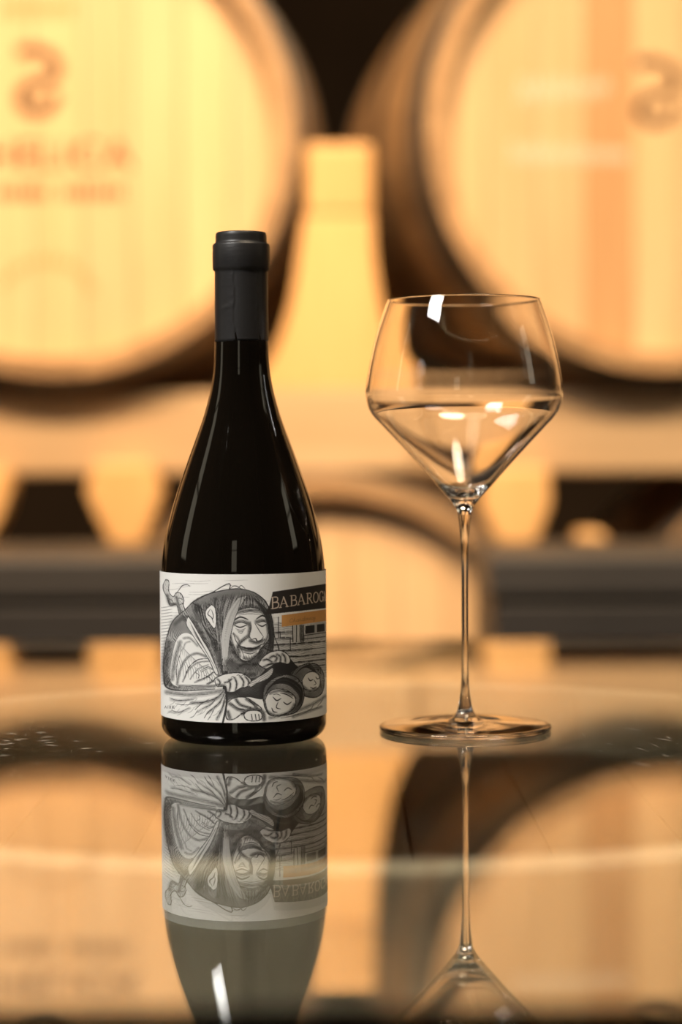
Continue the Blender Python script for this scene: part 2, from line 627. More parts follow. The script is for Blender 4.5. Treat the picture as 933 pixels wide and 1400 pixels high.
EMB2 = [(x + 843, y + 20) for x, y in EMB]
tag(ribbon_part('brand_emblem', [onhead(EMB2, 905, 187)], 13 * SC, M_STAMP, b_right), 'dark burnt emblem')
chalk, chalk2 = [], []
for k in range(9):
    x0 = 712 + 14 * k
    chalk.append(onhead(spline([(x0, 150 - k), (x0 + 5, 118 - k + random.uniform(-6, 6)), (x0 + 9, 140 - k), (x0 + 14, 128 - k)], 4), 905, 187))
for k in range(11):
    x0 = 700 + 15 * k
    chalk2.append(onhead(spline([(x0, 228), (x0 + 5, 205 + random.uniform(-6, 6)), (x0 + 9, 226), (x0 + 14, 210)], 4), 905, 187))
tag(ribbon_part('chalk_writing', chalk, 2.2 * SC, M_CHALK, b_right), 'pale chalk scribbles')
tag(ribbon_part('chalk_writing', chalk2, 2.2 * SC, M_CHALK, b_right), 'pale chalk scribbles')

# ------------------------------------------------------------------ rack
rack = tag(empty('barrel_rack', (0, D0 + 0.03, 0)), 'pale timber barrel rack with long beams and hanging wooden wedges', 'rack')
BT = px(0, 531, D0 + 0.03)[2]
D1 = 0.03                     # front of the beams behind the heads, in rack space
RT = RC + (RB - RC) * (1 - (2 * 0.125 - 1) ** 2)
ZT = lz - RT - 0.003
BB = px(0, 648, D0 + 0.06)[2]
ZT2 = cz - RT - 0.003
for yy in (D1, 0.77):
    mesh_obj('beam', box_mesh('beam', -1.60, 1.66, yy, yy + 0.09, BB, ZT, 0.006), M_BEAM, rack)
    mesh_obj('lower_beam', box_mesh('lower_beam', -1.60, 1.66, yy, yy + 0.09, ZT2 - 0.12, ZT2, 0.006), M_BEAM, rack)
    for x in (-1.652, 1.712):
        mesh_obj('post', box_mesh('post', x - 0.05, x + 0.05, yy, yy + 0.09, 0, 2.3, 0.006), M_BEAM, rack)
mesh_obj('bearer', box_mesh('bearer', px(338, 0, D0 + .03)[0], px(566, 0, D0 + .03)[0], -0.002, D1, BB + 0.004, BT, 0.004), M_BEAM, rack)


def wedge(pts, d, name, th=0.07, bev=0.006):
    return prism_mesh(name, [(px(x, y, d)[0], px(x, y, d)[2]) for x, y in pts], -0.0, th, bev)


# inverted wedges fixed under the beam
for pts in ([(128, 630), (205, 630), (222, 672), (200, 735), (184, 764), (160, 764), (138, 720), (116, 672)],
            [(668, 640), (752, 640), (754, 690), (738, 735), (720, 760), (690, 760), (668, 720), (656, 690)],
            [(-70, 640), (8, 640), (14, 668), (4, 700), (-20, 745), (-44, 745), (-80, 690)],
            [(792, 728), (826, 728), (834, 745), (824, 768), (798, 768), (788, 745)]):
    w = mesh_obj('wedge', wedge(pts, D0 - 0.01, 'wedge', 0.069), M_CHOCK, rack)
    w.location = (0, D1 - 0.07, 0)

# chock with hollow sides standing on the beam, small block on it
DC = D0 + 0.032
left = spline([(338, 531), (372, 490), (398, 420), (410, 350), (417, 296)], 4)
right = spline([(512, 296), (514, 350), (524, 420), (540, 490), (562, 531)], 4)
chk = [(px(x, y, DC)[0], px(x, y, DC)[2]) for x, y in left + right]
zmin = min(z for _, z in chk)
chk = [(x, z - zmin) for x, z in chk]
co = mesh_obj('wooden_chock', prism_mesh('wooden_chock', chk, 0, 0.045, 0.003), M_CHOCK)
co.location = (0, DC, BT)
tag(co, 'pale wooden chock with hollow sides wedged between two barrels', 'chock')
ctop = max(z for _, z in chk) + BT
bo = mesh_obj('wooden_block', box_mesh('wooden_block', -0.045, 0.044, 0, 0.045, 0, 0.094, 0.008), M_CHOCK)
bo.location = (0, DC, ctop)
tag(bo, 'small square wooden block standing on the pale chock', 'block')

# ------------------------------------------------------------------ charcoal cabinets behind the table
def cabinet(x0, x1, yf, top, ndoor, label):
    r = tag(empty('storage_cabinet', ((x0 + x1) / 2, yf, 0)), label, 'cabinet', None)
    w = (x1 - x0) / 2
    mesh_obj('body', box_mesh('body', -w + 0.006, w - 0.006, 0.0, 0.34, 0.06, top - 0.045, 0.004), M_CAB, r)
    mesh_obj('plinth', box_mesh('plinth', -w + 0.03, w - 0.03, 0.03, 0.32, 0.0, 0.06, 0.002), M_CAB, r)
    mesh_obj('worktop', box_mesh('worktop', -w, w, -0.02, 0.35, top - 0.045, top, 0.006), M_CABTOP, r)
    dw = (2 * w - 0.012) / ndoor
    for i in range(ndoor):
        a = -w + 0.006 + i * dw
        dr = mesh_obj('door', box_mesh('door', a + 0.003, a + dw - 0.003, -0.018, -0.0005, 0.08, top - 0.052, 0.003), M_CAB, r)
        hx = a + dw * (0.85 if i % 2 == 0 else 0.15)
        mesh_obj('handle', box_mesh('handle', hx - 0.006, hx + 0.006, -0.04, -0.0182, top - 0.35, top - 0.2, 0.003), M_HANDLE, dr)
    return r


DCAB = 2.24
ztop = px(0, 759, DCAB)[2]
cabinet(px(668, 0, DCAB)[0], 1.25, DCAB, ztop, 3, 'charcoal grey storage cabinet behind the empty wine glass')
cabinet(-1.30, px(262, 0, DCAB)[0], DCAB, ztop, 3, 'charcoal grey storage cabinet behind the wine bottle')

# ------------------------------------------------------------------ table: glass pane on an upright barrel
PT = 0.012
TB_L = TZ - PT - 0.0008
THOOPS = [(0.062, 0.105, M_HOOP), (0.16, 0.205, M_HOOP), (0.30, 0.345, M_HOOP),
          (0.675, 0.72, M_HOOP), (0.835, 0.88, M_HOOP), (0.945, 0.994, M_HOOP)]
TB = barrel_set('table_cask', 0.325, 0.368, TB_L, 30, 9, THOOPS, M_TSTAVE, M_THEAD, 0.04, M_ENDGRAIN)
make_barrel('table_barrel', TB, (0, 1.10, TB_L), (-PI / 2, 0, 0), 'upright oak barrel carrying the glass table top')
pane = mesh_obj('glass_table_top', box_mesh('glass_table_top', -0.78, 0.78, 0.574, 1.735, TZ - PT, TZ, 0.0016, 2), M_PANE)
tag(pane, 'clear glass table top with green edge lying on an upright barrel', 'table top')

# ------------------------------------------------------------------ wine bottle
BSC = 1.0 / 2556.0
bot = tag(empty('wine_bottle', (px(332, 0, 1.1347)[0], 1.1347, TZ)), 'dark wine bottle with black capsule and illustrated white label', 'bottle')
bot.rotation_euler = (0, 0, math.radians(2.65))
ctrl = [(466, 36.6), (500, 38), (520, 40.5), (540, 44.6), (568, 52.4), (596, 62.3), (624, 72.6), (651, 82.3), (679, 91.6), (707, 99.8),
        (735, 106.5), (763, 110.6), (790, 112.4), (830, 113), (900, 113), (985, 113)]
sp = spline([(r, y) for y, r in ctrl], 5)
prof = [(0.0, 0.030), (0.018, 0.026), (0.028, 0.008), (0.0335, 0.0008), (0.036, 0.0)]
# heel
for k in range(1, 10):
    a = PI / 2 * k / 9
    prof.append((0.036 + 0.0082 * math.sin(a), 0.0086 * (1 - math.cos(a))))
body = [(r * BSC, (1008 - y) * BSC) for r, y in reversed(sp)]
prof += [p for p in body if p[1] > 0.0088]
ztopb = (1008 - 322) * BSC
prof += [(36 * BSC, (1008 - 440) * BSC), (35 * BSC, (1008 - 380) * BSC), (34.0 * BSC, ztopb - 0.001), (0.009, ztopb - 0.001), (0, ztopb - 0.001)]
mesh_obj('bottle_glass', lathe('bottle_glass', prof, 160), M_BOTTLE, bot)


def zc(y):
    return (1008 - y) * BSC


def cap_jit(r, z, a):
    """creases of the shrunk sleeve"""
    front = -PI / 2
    d = 0.0
    if zc(466) - 1e-5 <= z <= zc(374):
        for a0, amp, w in ((front - 0.33, 0.00024, 0.045), (front + 0.62, 0.0002, 0.05), (front + 1.9, 0.0004, 0.06), (front - 1.8, 0.0004, 0.06)):
            aa = a0 + 0.03 * math.sin(z * 300) + 0.015 * math.sin(z * 900)
            q = (a - aa + PI) % (2 * PI) - PI
            d += amp * math.exp(-(q / w) ** 2)
            d -= amp * 0.6 * math.exp(-((q - 0.09) / w) ** 2)
        q = (a - (front - 0.62) + PI) % (2 * PI) - PI
        zl = zc(422) + 0.0012 * math.sin(q * 5)
        d += 0.0003 * math.exp(-(q / 0.3) ** 2) * math.exp(-((z - zl) / 0.0006) ** 2)
    dz = 0.0
    if abs(z - zc(466)) < 1e-5:
        dz = 0.0007 * math.sin(a * 1.0 + 0.4) + 0.0003 * math.sin(3 * a)
    return r + d, z + dz


cp = [(36.0, 466), (36.9, 466)]
cp += [(36.7 - 0.4 * k / 30, 464 - (464 - 373) * k / 30) for k in range(31)]
cp += [(36.6, 371), (38.2, 369.6), (39.0, 367), (39.15, 352), (39.0, 337), (38.2, 334.6), (36.2, 334), (35.2, 332.6), (34.9, 330), (34.8, 324), (34.4, 320.4), (33.2, 318.8),
       (30, 318.4), (26, 318.8), (0, 318.9)]
mesh_obj('capsule', lathe('capsule', [(r * BSC, zc(y)) for r, y in cp], 160, True, cap_jit), M_CAPSULE, bot)

# ------------------------------------------------------------------ label print, drawn in ink on a fine grid
W, H = 840, 780
OX, OY = 50, 50           # the drawing board covers x 50..890, y 50..830
ink = np.zeros((H, W))
YY, XX = np.mgrid[0:H, 0:W]
XX = XX + OX
YY = YY + OY
rs = np.random.RandomState(5)


def smooth_noise(sx, sy, seed):
    r = np.random.RandomState(seed)
    gh, gw = int(H / sy) + 3, int(W / sx) + 3
    g = r.rand(gh, gw)
    fy, fx = (YY - OY) / sy, (XX - OX) / sx
    iy, ix = fy.astype(int), fx.astype(int)
    ty, tx = fy - iy, fx - ix
    ty = ty * ty * (3 - 2 * ty)
    tx = tx * tx * (3 - 2 * tx)
    return (g[iy, ix] * (1 - tx) + g[iy, ix + 1] * tx) * (1 - ty) + (g[iy + 1, ix] * (1 - tx) + g[iy + 1, ix + 1] * tx) * ty


N1 = smooth_noise(26, 22, 1)
N2 = smooth_noise(7, 6, 2)
N3 = smooth_noise(60, 50, 3)


def mask(pts, smooth=True):
    P = spline(pts, 6, True) if smooth else pts
    m = np.zeros((H, W), bool)
    xs = [p[0] for p in P]
    ys = [p[1] for p in P]
    x0, x1 = max(int(min(xs)) - OX - 1, 0), min(int(max(xs)) - OX + 2, W)
    y0, y1 = max(int(min(ys)) - OY - 1, 0), min(int(max(ys)) - OY + 2, H)
    if x1 <= x0 or y1 <= y0:
        return m
    sx, sy = XX[y0:y1, x0:x1], YY[y0:y1, x0:x1]
    c = np.zeros(sx.shape, bool)
    for (ax, ay), (bx, by) in zip(P, P[1:] + P[:1]):
        if ay == by:
            continue
        c ^= ((ay > sy) != (by > sy)) & (sx < (bx - ax) * (sy - ay) / (by - ay) + ax)
    m[y0:y1, x0:x1] = c
    return m


def stroke(pts, w=3.0, dark=0.9, taper=True, smooth=True, target=None, wob=0.0):
    P = spline(pts, 7) if (smooth and len(pts) > 2) else pts
    n = len(P) - 1
    im = ink if target is None else target
    for i in range(n):
        (ax, ay), (bx, by) = P[i], P[i + 1]
        t = (i + 0.5) / n
        ww = w * (0.35 + 0.65 * math.sin(PI * min(max(t, 0.04), 0.96))) if taper else w
        if wob:
            ww *= 1 + wob * rs.uniform(-1, 1)
        pad = ww / 2 + 1.5
        x0, x1 = max(int(min(ax, bx) - pad) - OX, 0), min(int(max(ax, bx) + pad) - OX + 2, W)
        y0, y1 = max(int(min(ay, by) - pad) - OY, 0), min(int(max(ay, by) + pad) - OY + 2, H)
        if x1 <= x0 or y1 <= y0:
            continue
        sx, sy = XX[y0:y1, x0:x1], YY[y0:y1, x0:x1]
        dx, dy = bx - ax, by - ay
        L2 = dx * dx + dy * dy + 1e-9
        tt = np.clip(((sx - ax) * dx + (sy - ay) * dy) / L2, 0, 1)
        dist = np.hypot(sx - ax - tt * dx, sy - ay - tt * dy)
        a = np.clip(ww / 2 - dist + 0.7, 0, 1) * dark
        im[y0:y1, x0:x1] = np.maximum(im[y0:y1, x0:x1], a)


def fill(m, v):
    ink[m] = v


def hatch(m, ang, spacing, base=0.2, amp=0.6, warp=14.0, duty=0.45):
    a = math.radians(ang)
    u = -(XX * math.sin(a)) + YY * math.cos(a) + (N1 - 0.5) * warp + (N3 - 0.5) * warp * 2
    s = 0.5 + 0.5 * np.sin(u * 2 * PI / spacing)
    s = np.clip((s - (1 - duty)) * 3, 0, 1) * np.clip(0.25 + 1.3 * N2, 0, 1)
    v = base * (0.6 + 0.8 * N3) + amp * s
    ink[m] = np.clip(v, 0, 1)[m]


def contour(pts, w=3.5, dark=0.95):
    stroke(list(pts) + [pts[0]], w, dark, taper=False, wob=0.35)


def brush(pts, w, dark=0.6, ang=None, sp=6.0):
    """soft tone along a line, broken into pen strokes"""
    P = spline(pts, 5) if len(pts) > 2 else pts
    xs = [p[0] for p in P]
    ys = [p[1] for p in P]
    pad = w * 2
    x0, x1 = max(int(min(xs) - pad) - OX, 0), min(int(max(xs) + pad) - OX + 1, W)
    y0, y1 = max(int(min(ys) - pad) - OY, 0), min(int(max(ys) + pad) - OY + 1, H)
    if x1 <= x0 or y1 <= y0:
        return
    sx, sy = XX[y0:y1, x0:x1], YY[y0:y1, x0:x1]
    best = np.full(sx.shape, 1e9)
    for (ax, ay), (bx, by) in zip(P, P[1:]):
        dx, dy = bx - ax, by - ay
        tt = np.clip(((sx - ax) * dx + (sy - ay) * dy) / (dx * dx + dy * dy + 1e-9), 0, 1)
        best = np.minimum(best, np.hypot(sx - ax - tt * dx, sy - ay - tt * dy))
    if ang is None:
        ang = math.degrees(math.atan2(P[-1][1] - P[0][1], P[-1][0] - P[0][0]))
    a = math.radians(ang)
    u = -sx * math.sin(a) + sy * math.cos(a) + (N1[y0:y1, x0:x1] - 0.5) * 9
    s = np.clip(0.5 + 0.75 * np.sin(u * 2 * PI / sp), 0, 1) * (0.35 + 0.9 * N2[y0:y1, x0:x1])
    g = np.exp(-(best / w) ** 2)
    v = np.clip(dark * g * (0.55 + 0.7 * s) + 0.10 * g * s, 0, 1)
    ink[y0:y1, x0:x1] = np.maximum(ink[y0:y1, x0:x1], v)


# faint ruled wall behind everything
for y in list(range(120, 480, 13)):
    for _ in range(2):
        x = rs.uniform(90, 560)
        ln = rs.uniform(50, 130)
        stroke([(x, y + rs.uniform(-3, 3)), (x + ln / 2, y + rs.uniform(-3, 3)), (x + ln, y + rs.uniform(-4, 2))], 1.5, 0.30)
for y in range(250, 640, 15):
    stroke([(68, y), (95, y - 3), (128, y - 8)], 2.4, 0.55)
# timber wall with window on the right
hatch(mask([(600, 330), (872, 290), (872, 600), (600, 560)], False), -4, 9, 0.16, 0.40, 8, 0.35)
for y, d in ((372, 0.85), (402, 0.7), (432, 0.95), (462, 0.9), (492, 0.95), (520, 0.9), (548, 0.85)):
    stroke([(600, y + 4), (660, y + rs.uniform(-3, 3)), (740, y - 1 + rs.uniform(-3, 3)), (862, y - 10)], 5.0, d, False, wob=0.6)
    brush([(610, y + 8), (700, y + 5), (790, y - 2)], 7, 0.5, -3, 5)
for y0_, y1_, x in ((372, 402, 640), (402, 462, 688), (300, 400, 632)):
    stroke([(x, y0_), (x, y1_)], 4, 0.9, False)
wm = mask([(700, 342), (868, 325), (868, 408), (700, 424)], False)
hatch(wm, 88, 7, 0.16, 0.5, 3, 0.35)
fill(mask([(762, 345), (860, 334), (860, 372), (762, 384)], False), 0.95)
fill(mask([(808, 340), (820, 339), (820, 380), (808, 381)], False), 0.3)
for x in (700, 718, 736, 752):
    stroke([(x, 340), (x, 422)], 4, 0.92, False)
brush([(744, 345), (744, 420)], 9, 0.85, 90)
stroke([(752, 392), (866, 378)], 4, 0.92, False)
stroke([(740, 410), (866, 398)], 4, 0.92, False)

# shadow under the bending figure
hatch(mask([(380, 560), (520, 560), (640, 470), (720, 540), (770, 560), (700, 640), (600, 640), (560, 700), (470, 690), (390, 740), (370, 660)]), 24, 6, 0.92, 0.25, 10, 0.5)

# knotted walking stick over the shoulder
stick = [(96, 112), (112, 122), (112, 172), (134, 196), (150, 176), (172, 182), (186, 214), (182, 236), (206, 292), (232, 344), (196, 352), (166, 292), (150, 236), (118, 240), (102, 196), (86, 170), (82, 140)]
hatch(mask(stick), 70, 8, 0.12, 0.4, 10, 0.4)
contour(stick, 3.4, 0.9)
stroke([(150, 180), (166, 158), (180, 142), (202, 138), (216, 146)], 3.8, 0.9)
brush([(104, 190), (118, 230), (146, 232)], 9, 0.85)
brush([(150, 200), (160, 240), (180, 300)], 8, 0.75)
for a, b_ in (((110, 205), (135, 232)), ((150, 205), (180, 212)), ((165, 236), (186, 232)), ((172, 262), (190, 300))):
    stroke([a, ((a[0] + b_[0]) / 2 + 5, (a[1] + b_[1]) / 2 - 4), b_], 3, 0.85)

# cloak over back and shoulder
cloak = [(92, 636), (80, 560), (86, 470), (104, 380), (134, 312), (190, 262), (240, 214), (310, 182), (400, 166), (470, 168), (560, 240), (560, 420), (520, 560), (400, 590), (330, 640), (180, 652)]
hatch(mask(cloak), 64, 7, 0.30, 0.45, 9, 0.5)
contour(cloak[:9], 4, 0.95)
brush([(110, 420), (92, 520), (100, 610), (150, 636)], 20, 0.85, 80)
brush([(140, 330), (190, 300), (240, 330), (290, 430), (320, 520)], 20, 0.9, 58)
stroke([(84, 500), (82, 580), (96, 640), (180, 656), (330, 648)], 7, 0.95)
# lit roundness of the sleeve
slv = [(116, 596), (130, 470), (160, 392), (206, 376), (262, 424), (312, 520), (380, 588), (350, 634), (230, 640), (150, 636)]
fill(mask(slv), 0.04)
for p, w, d in (([(126, 600), (138, 510), (166, 420)], 13, 0.75), ([(150, 626), (164, 560), (196, 500), (244, 474), (290, 490)], 8, 0.8), ([(178, 612), (206, 556), (250, 520), (306, 512)], 5, 0.75),
                ([(214, 600), (250, 552), (300, 530)], 4, 0.7), ([(236, 616), (290, 594), (330, 562)], 5, 0.7), ([(268, 566), (300, 548), (326, 556)], 3, 0.7),
                ([(296, 624), (332, 604), (350, 580)], 7, 0.9), ([(160, 634), (230, 636), (330, 634)], 9, 0.9), ([(184, 400), (214, 400), (250, 436)], 8, 0.6),
                ([(182, 450), (192, 424), (214, 416)], 6, 0.5), ([(346, 600), (340, 618), (346, 634)], 7, 0.9)):
    brush(p, w * 0.85, d * 0.72)
for p, w in (([(150, 620), (148, 540), (176, 450)], 3), ([(186, 600), (206, 545), (250, 506), (300, 500)], 4), ([(240, 610), (290, 590), (330, 560)], 4), ([(262, 560), (300, 540), (322, 552)], 3),
             ([(300, 622), (336, 600), (352, 578)], 4), ([(280, 580), (310, 596), (318, 618)], 3), ([(236, 566), (256, 580), (250, 600)], 3)):
    stroke(p, w, 0.9, wob=0.5)

for k in range(16):
    t = k / 15
    x0_ = 126 + 190 * t
    stroke([(x0_, 470 + 100 * t + rs.uniform(-30, 20)), (x0_ + 14, 520 + 70 * t), (x0_ + 16, 580 + 36 * t)], 1.8, 0.6)
    stroke([(150 + 8 * k, 410 + 9 * k), (158 + 9 * k, 436 + 8 * k), (160 + 9 * k, 470 + 7 * k)], 1.6, 0.5)

# grey hair falling from the crown
hood = [(226, 226), (300, 186), (380, 166), (452, 160), (520, 180), (570, 222), (598, 290), (610, 380), (604, 470), (576, 540), (530, 590), (440, 600), (374, 584), (330, 480), (286, 380), (236, 290)]
hatch(mask(hood), 68, 6, 0.42, 0.5, 8, 0.5)
contour(hood[:9], 4.5, 0.95)
brush([(250, 250), (300, 330), (340, 440), (372, 560)], 24, 0.95, 66)
brush([(330, 210), (372, 320), (378, 440), (384, 560)], 15, 0.8, 75)
for k in range(44):
    t = k / 43
    xa = 246 + 220 * t + rs.uniform(-6, 6)
    ya = 232 - 56 * math.sin(t * 1.7) + rs.uniform(0, 26)
    xb = 330 + 50 * t + rs.uniform(-10, 10)
    yb = 470 + 90 * t + rs.uniform(-120, 20)
    stroke([(xa, ya), (xa * 0.55 + xb * 0.45 - 8, ya + 100), (xb, yb)], rs.uniform(2, 4.2), rs.uniform(0.75, 1))
light = np.zeros((H, W))
for k in range(26):
    t = k / 25
    xa = 256 + 210 * t + rs.uniform(-8, 8)
    ya = 236 - 50 * math.sin(t * 1.7) + rs.uniform(0, 40)
    xb = 340 + 40 * t + rs.uniform(-12, 12)
    yb = 430 + 90 * t + rs.uniform(-130, 10)
    stroke([(xa, ya), (xa * 0.55 + xb * 0.45 - 8, ya + 90), (xb, yb)], rs.uniform(2, 4.5), rs.uniform(0.4, 0.8), target=light)
ink *= 1 - light * 0.75
# long pale edge of the shawl
sh = [(206, 290), (232, 330), (268, 396), (306, 462), (334, 530), (348, 572), (334, 574), (304, 506), (262, 440), (222, 376), (196, 330)]
fill(mask(sh), 0.08)
contour(sh, 3.2, 0.95)
for k in range(5):
    stroke([(214 + 6 * k, 320 + 16 * k), (262 + 5 * k, 410 + 10 * k), (318 + 4 * k, 516 + 8 * k)], 2.4, 0.75)
# ear with a small ring
ear = [(318, 236), (334, 252), (340, 300), (338, 340), (328, 352), (308, 326), (290, 296), (292, 262)]
fill(mask(ear), 0.04)
contour(ear, 3.2, 0.95)
stroke([(312, 258), (300, 282), (318, 300), (326, 326)], 4, 0.85)
stroke([(318, 262), (326, 290), (322, 310)], 4, 0.7)
stroke([(318, 358), (312, 372), (324, 382), (338, 374), (336, 358)], 3, 0.5)

# face of an old woman, calm, looking down
face = [(408, 300), (440, 268), (500, 252), (552, 268), (582, 310), (586, 360), (588, 400), (570, 430), (548, 452), (528, 486), (490, 512), (452, 502), (424, 462), (402, 400), (396, 344)]
brush(face + [face[0]], 18, 0.95, 70)
fill(mask(face), 0.06)
for p, w, d in (([(406, 310), (398, 360), (412, 430), (446, 490)], 10, 0.8), ([(424, 330), (452, 322), (490, 330), (502, 350)], 12, 0.75), ([(530, 322), (556, 316), (582, 326)], 11, 0.75),
                ([(420, 286), (470, 268), (540, 268), (572, 292)], 9, 0.7), ([(488, 392), (462, 412), (440, 440), (446, 470)], 9, 0.75), ([(448, 446), (490, 462), (540, 446)], 10, 0.85),
                ([(500, 414), (530, 424), (556, 414)], 9, 0.9), ([(470, 498), (500, 504), (530, 480)], 9, 0.7), ([(498, 330), (494, 370), (490, 396)], 8, 0.7), ([(578, 340), (582, 390), (562, 430)], 7, 0.7),
                ([(420, 380), (440, 400), (452, 430)], 6, 0.55)):
    brush(p, w, d)
contour(face, 3.4, 0.95)
# brows, lowered lids
stroke([(420, 316), (452, 298), (488, 310)], 8, 0.95)
stroke([(528, 308), (556, 292), (580, 306)], 8, 0.95)
fill(mask([(430, 336), (454, 326), (480, 336), (456, 346)]), 0.1)
fill(mask([(538, 332), (558, 323), (576, 330), (558, 340)]), 0.1)
stroke([(426, 338), (452, 348), (484, 336)], 6, 1.0)
stroke([(430, 330), (454, 322), (482, 332)], 3.2, 0.9)
stroke([(534, 334), (556, 344), (578, 330)], 6, 1.0)
stroke([(538, 326), (558, 318), (577, 324)], 3.2, 0.9)
for k in range(3):
    stroke([(430 + 6 * k, 354 + 8 * k), (456, 362 + 8 * k), (478 - 6 * k, 352 + 8 * k)], 2.6, 0.75)
for k in range(3):
    stroke([(446 + 4 * k, 290 - 8 * k), (496, 282 - 9 * k), (548 - 6 * k, 288 - 8 * k)], 2.6, 0.75)
# nose
nose = [(504, 322), (520, 328), (542, 368), (560, 396), (552, 412), (528, 416), (504, 404), (500, 386), (506, 352)]
fill(mask(nose), 0.04)
stroke([(502, 322), (502, 356), (494, 390), (506, 408)], 4.5, 0.9)
stroke([(506, 408), (524, 404), (532, 417), (550, 411), (560, 396)], 6, 0.98)
stroke([(520, 328), (542, 366), (560, 394)], 3.5, 0.85)
# mouth, cheeks, chin
stroke([(444, 436), (480, 450), (520, 452), (552, 432)], 9, 1.0, wob=0.4)
stroke([(464, 470), (500, 478), (528, 466)], 4, 0.85)
stroke([(486, 400), (462, 416), (440, 442), (446, 462)], 4.5, 0.9)
stroke([(420, 372), (430, 410), (452, 446), (470, 492)], 4, 0.8)
stroke([(406, 380), (418, 430), (446, 480)], 3, 0.8)
stroke([(562, 402), (568, 418), (554, 438)], 3.5, 0.85)
for k in range(6):
    stroke([(466 + 12 * k, 482 + (k % 2) * 4), (470 + 12 * k, 496), (476 + 11 * k, 506)], 2.6, 0.7)
# locks of hair each side of the face
for k in range(18):
    t = k / 17
    x0_ = 480 - 44 * t
    stroke([(x0_ + 10, 190 + 10 * t), (436 - 42 * t, 280), (406 - 40 * t, 390), (394 - 24 * t, 480), (390 - 26 * t + rs.uniform(-6, 6), 575)], rs.uniform(2.4, 4.4), rs.uniform(0.75, 1))
light[:] = 0
for k in range(9):
    t = (k + 0.5) / 9
    stroke([(484 - 42 * t, 194 + 12 * t), (434 - 42 * t, 282), (404 - 40 * t, 392), (393 - 24 * t, 482), (388 - 24 * t, 560 - 30 * (k % 3))], rs.uniform(3, 5.5), 0.9, target=light)
ink *= 1 - light * 0.85
for k in range(14):
    t = k / 13
    stroke([(510 + 50 * t, 200 + 40 * t), (566 + 28 * t, 290), (588 + 22 * t, 400), (566 + 34 * t, 510 + rs.uniform(-20, 20))], rs.uniform(2.2, 4.6), rs.uniform(0.7, 1))
for k in range(9):
    stroke([(462 + 10 * k, 176 + 3 * k), (456 + 14 * k, 216), (442 + 18 * k, 264 - 2 * k)], 3.2, 0.88)
stroke([(404, 160), (424, 146), (446, 152), (462, 166)], 3.4, 0.9)
stroke([(440, 160), (458, 144), (476, 160)], 3, 0.8)
brush([(400, 520), (450, 540), (520, 530), (560, 490)], 26, 0.97, 60)
brush([(380, 590), (440, 580), (520, 580)], 16, 0.97, 40)

# blanket in front
bl = [(72, 652), (180, 662), (380, 650), (384, 720), (368, 830), (60, 830), (64, 720)]
fill(mask(bl, False), 0.02)
for p, w, d in (([(96, 664), (220, 676), (372, 656)], 12, 0.75), ([(376, 656), (340, 694), (280, 714), (220, 716)], 9, 0.75), ([(378, 664), (352, 716), (300, 764)], 7, 0.65), ([(380, 690), (366, 744), (340, 796)], 7, 0.7),
                ([(120, 700), (170, 706), (240, 690)], 9, 0.4), ([(110, 760), (160, 764), (210, 742)], 7, 0.35), ([(250, 760), (280, 740), (320, 716)], 6, 0.45)):
    brush(p, w, d * 0.7)
for p, w in (([(376, 652), (340, 690), (280, 712), (230, 716)], 4), ([(378, 664), (352, 716), (300, 760), (280, 790)], 4), ([(380, 680), (366, 740), (340, 790)], 4),
             ([(340, 690), (310, 726), (270, 744)], 3.5), ([(300, 700), (260, 726), (236, 750)], 3.5), ([(110, 690), (150, 704), (230, 700)], 3), ([(120, 752), (160, 762), (206, 740)], 3),
             ([(330, 740), (310, 780), (296, 800)], 3), ([(250, 750), (230, 780), (210, 790)], 2.5), ([(140, 720), (190, 726), (240, 716)], 2.5)):
    stroke(p, w, 0.85, wob=0.5)
stroke([(382, 652), (386, 720), (366, 820)], 9, 0.97, False)

for k in range(18):
    x0_ = 100 + 15 * k + rs.uniform(-6, 6)
    y0_ = 690 + rs.uniform(0, 70)
    stroke([(x0_ + 22, y0_), (x0_ + 8, y0_ + 16), (x0_ - 8, y0_ + 24)], 1.6, 0.5)
# first hand laid on the blanket
hand = [(330, 598), (370, 578), (420, 570), (462, 574), (498, 600), (500, 618), (478, 640), (450, 646), (420, 664), (388, 662), (380, 636), (340, 634)]
fill(mask(hand), 0.05)
contour(hand, 4, 0.97)
for p in ([(398, 604), (404, 630), (398, 660)], [(424, 594), (434, 622), (428, 656)], [(450, 588), (466, 612), (462, 640)], [(474, 590), (488, 606), (492, 624)],
          [(378, 618), (396, 612), (410, 600)], [(344, 600), (356, 616), (348, 632)]):
    stroke(p, 4.5, 0.95)
    brush(p, 6, 0.6)
brush([(340, 628), (376, 632), (384, 656)], 7, 0.7)
for x_, y_ in ((408, 592), (434, 584), (458, 584)):
    stroke([(x_, y_), (x_ + 8, y_ - 4), (x_ + 16, y_ + 2)], 3, 0.75)
# cloth between the hands
cl = [(486, 626), (520, 600), (560, 578), (604, 548), (600, 580), (570, 606), (530, 622), (500, 640)]
hatch(mask(cl), -30, 8, 0.15, 0.5, 8, 0.4)
contour(cl, 3, 0.9)
# second hand
h2 = [(536, 530), (556, 498), (592, 472), (636, 464), (672, 480), (688, 512), (676, 530), (640, 522), (610, 532), (570, 552)]
fill(mask(h2), 0.08)
contour(h2, 4, 0.97)
for p in ([(590, 500), (606, 490), (624, 498), (616, 516)], [(624, 482), (640, 494), (640, 518)], [(650, 480), (662, 496), (664, 520)], [(560, 510), (580, 506), (600, 520)], [(560, 544), (590, 530), (620, 526)]):
    stroke(p, 4.2, 0.95)
    brush(p, 7, 0.65)

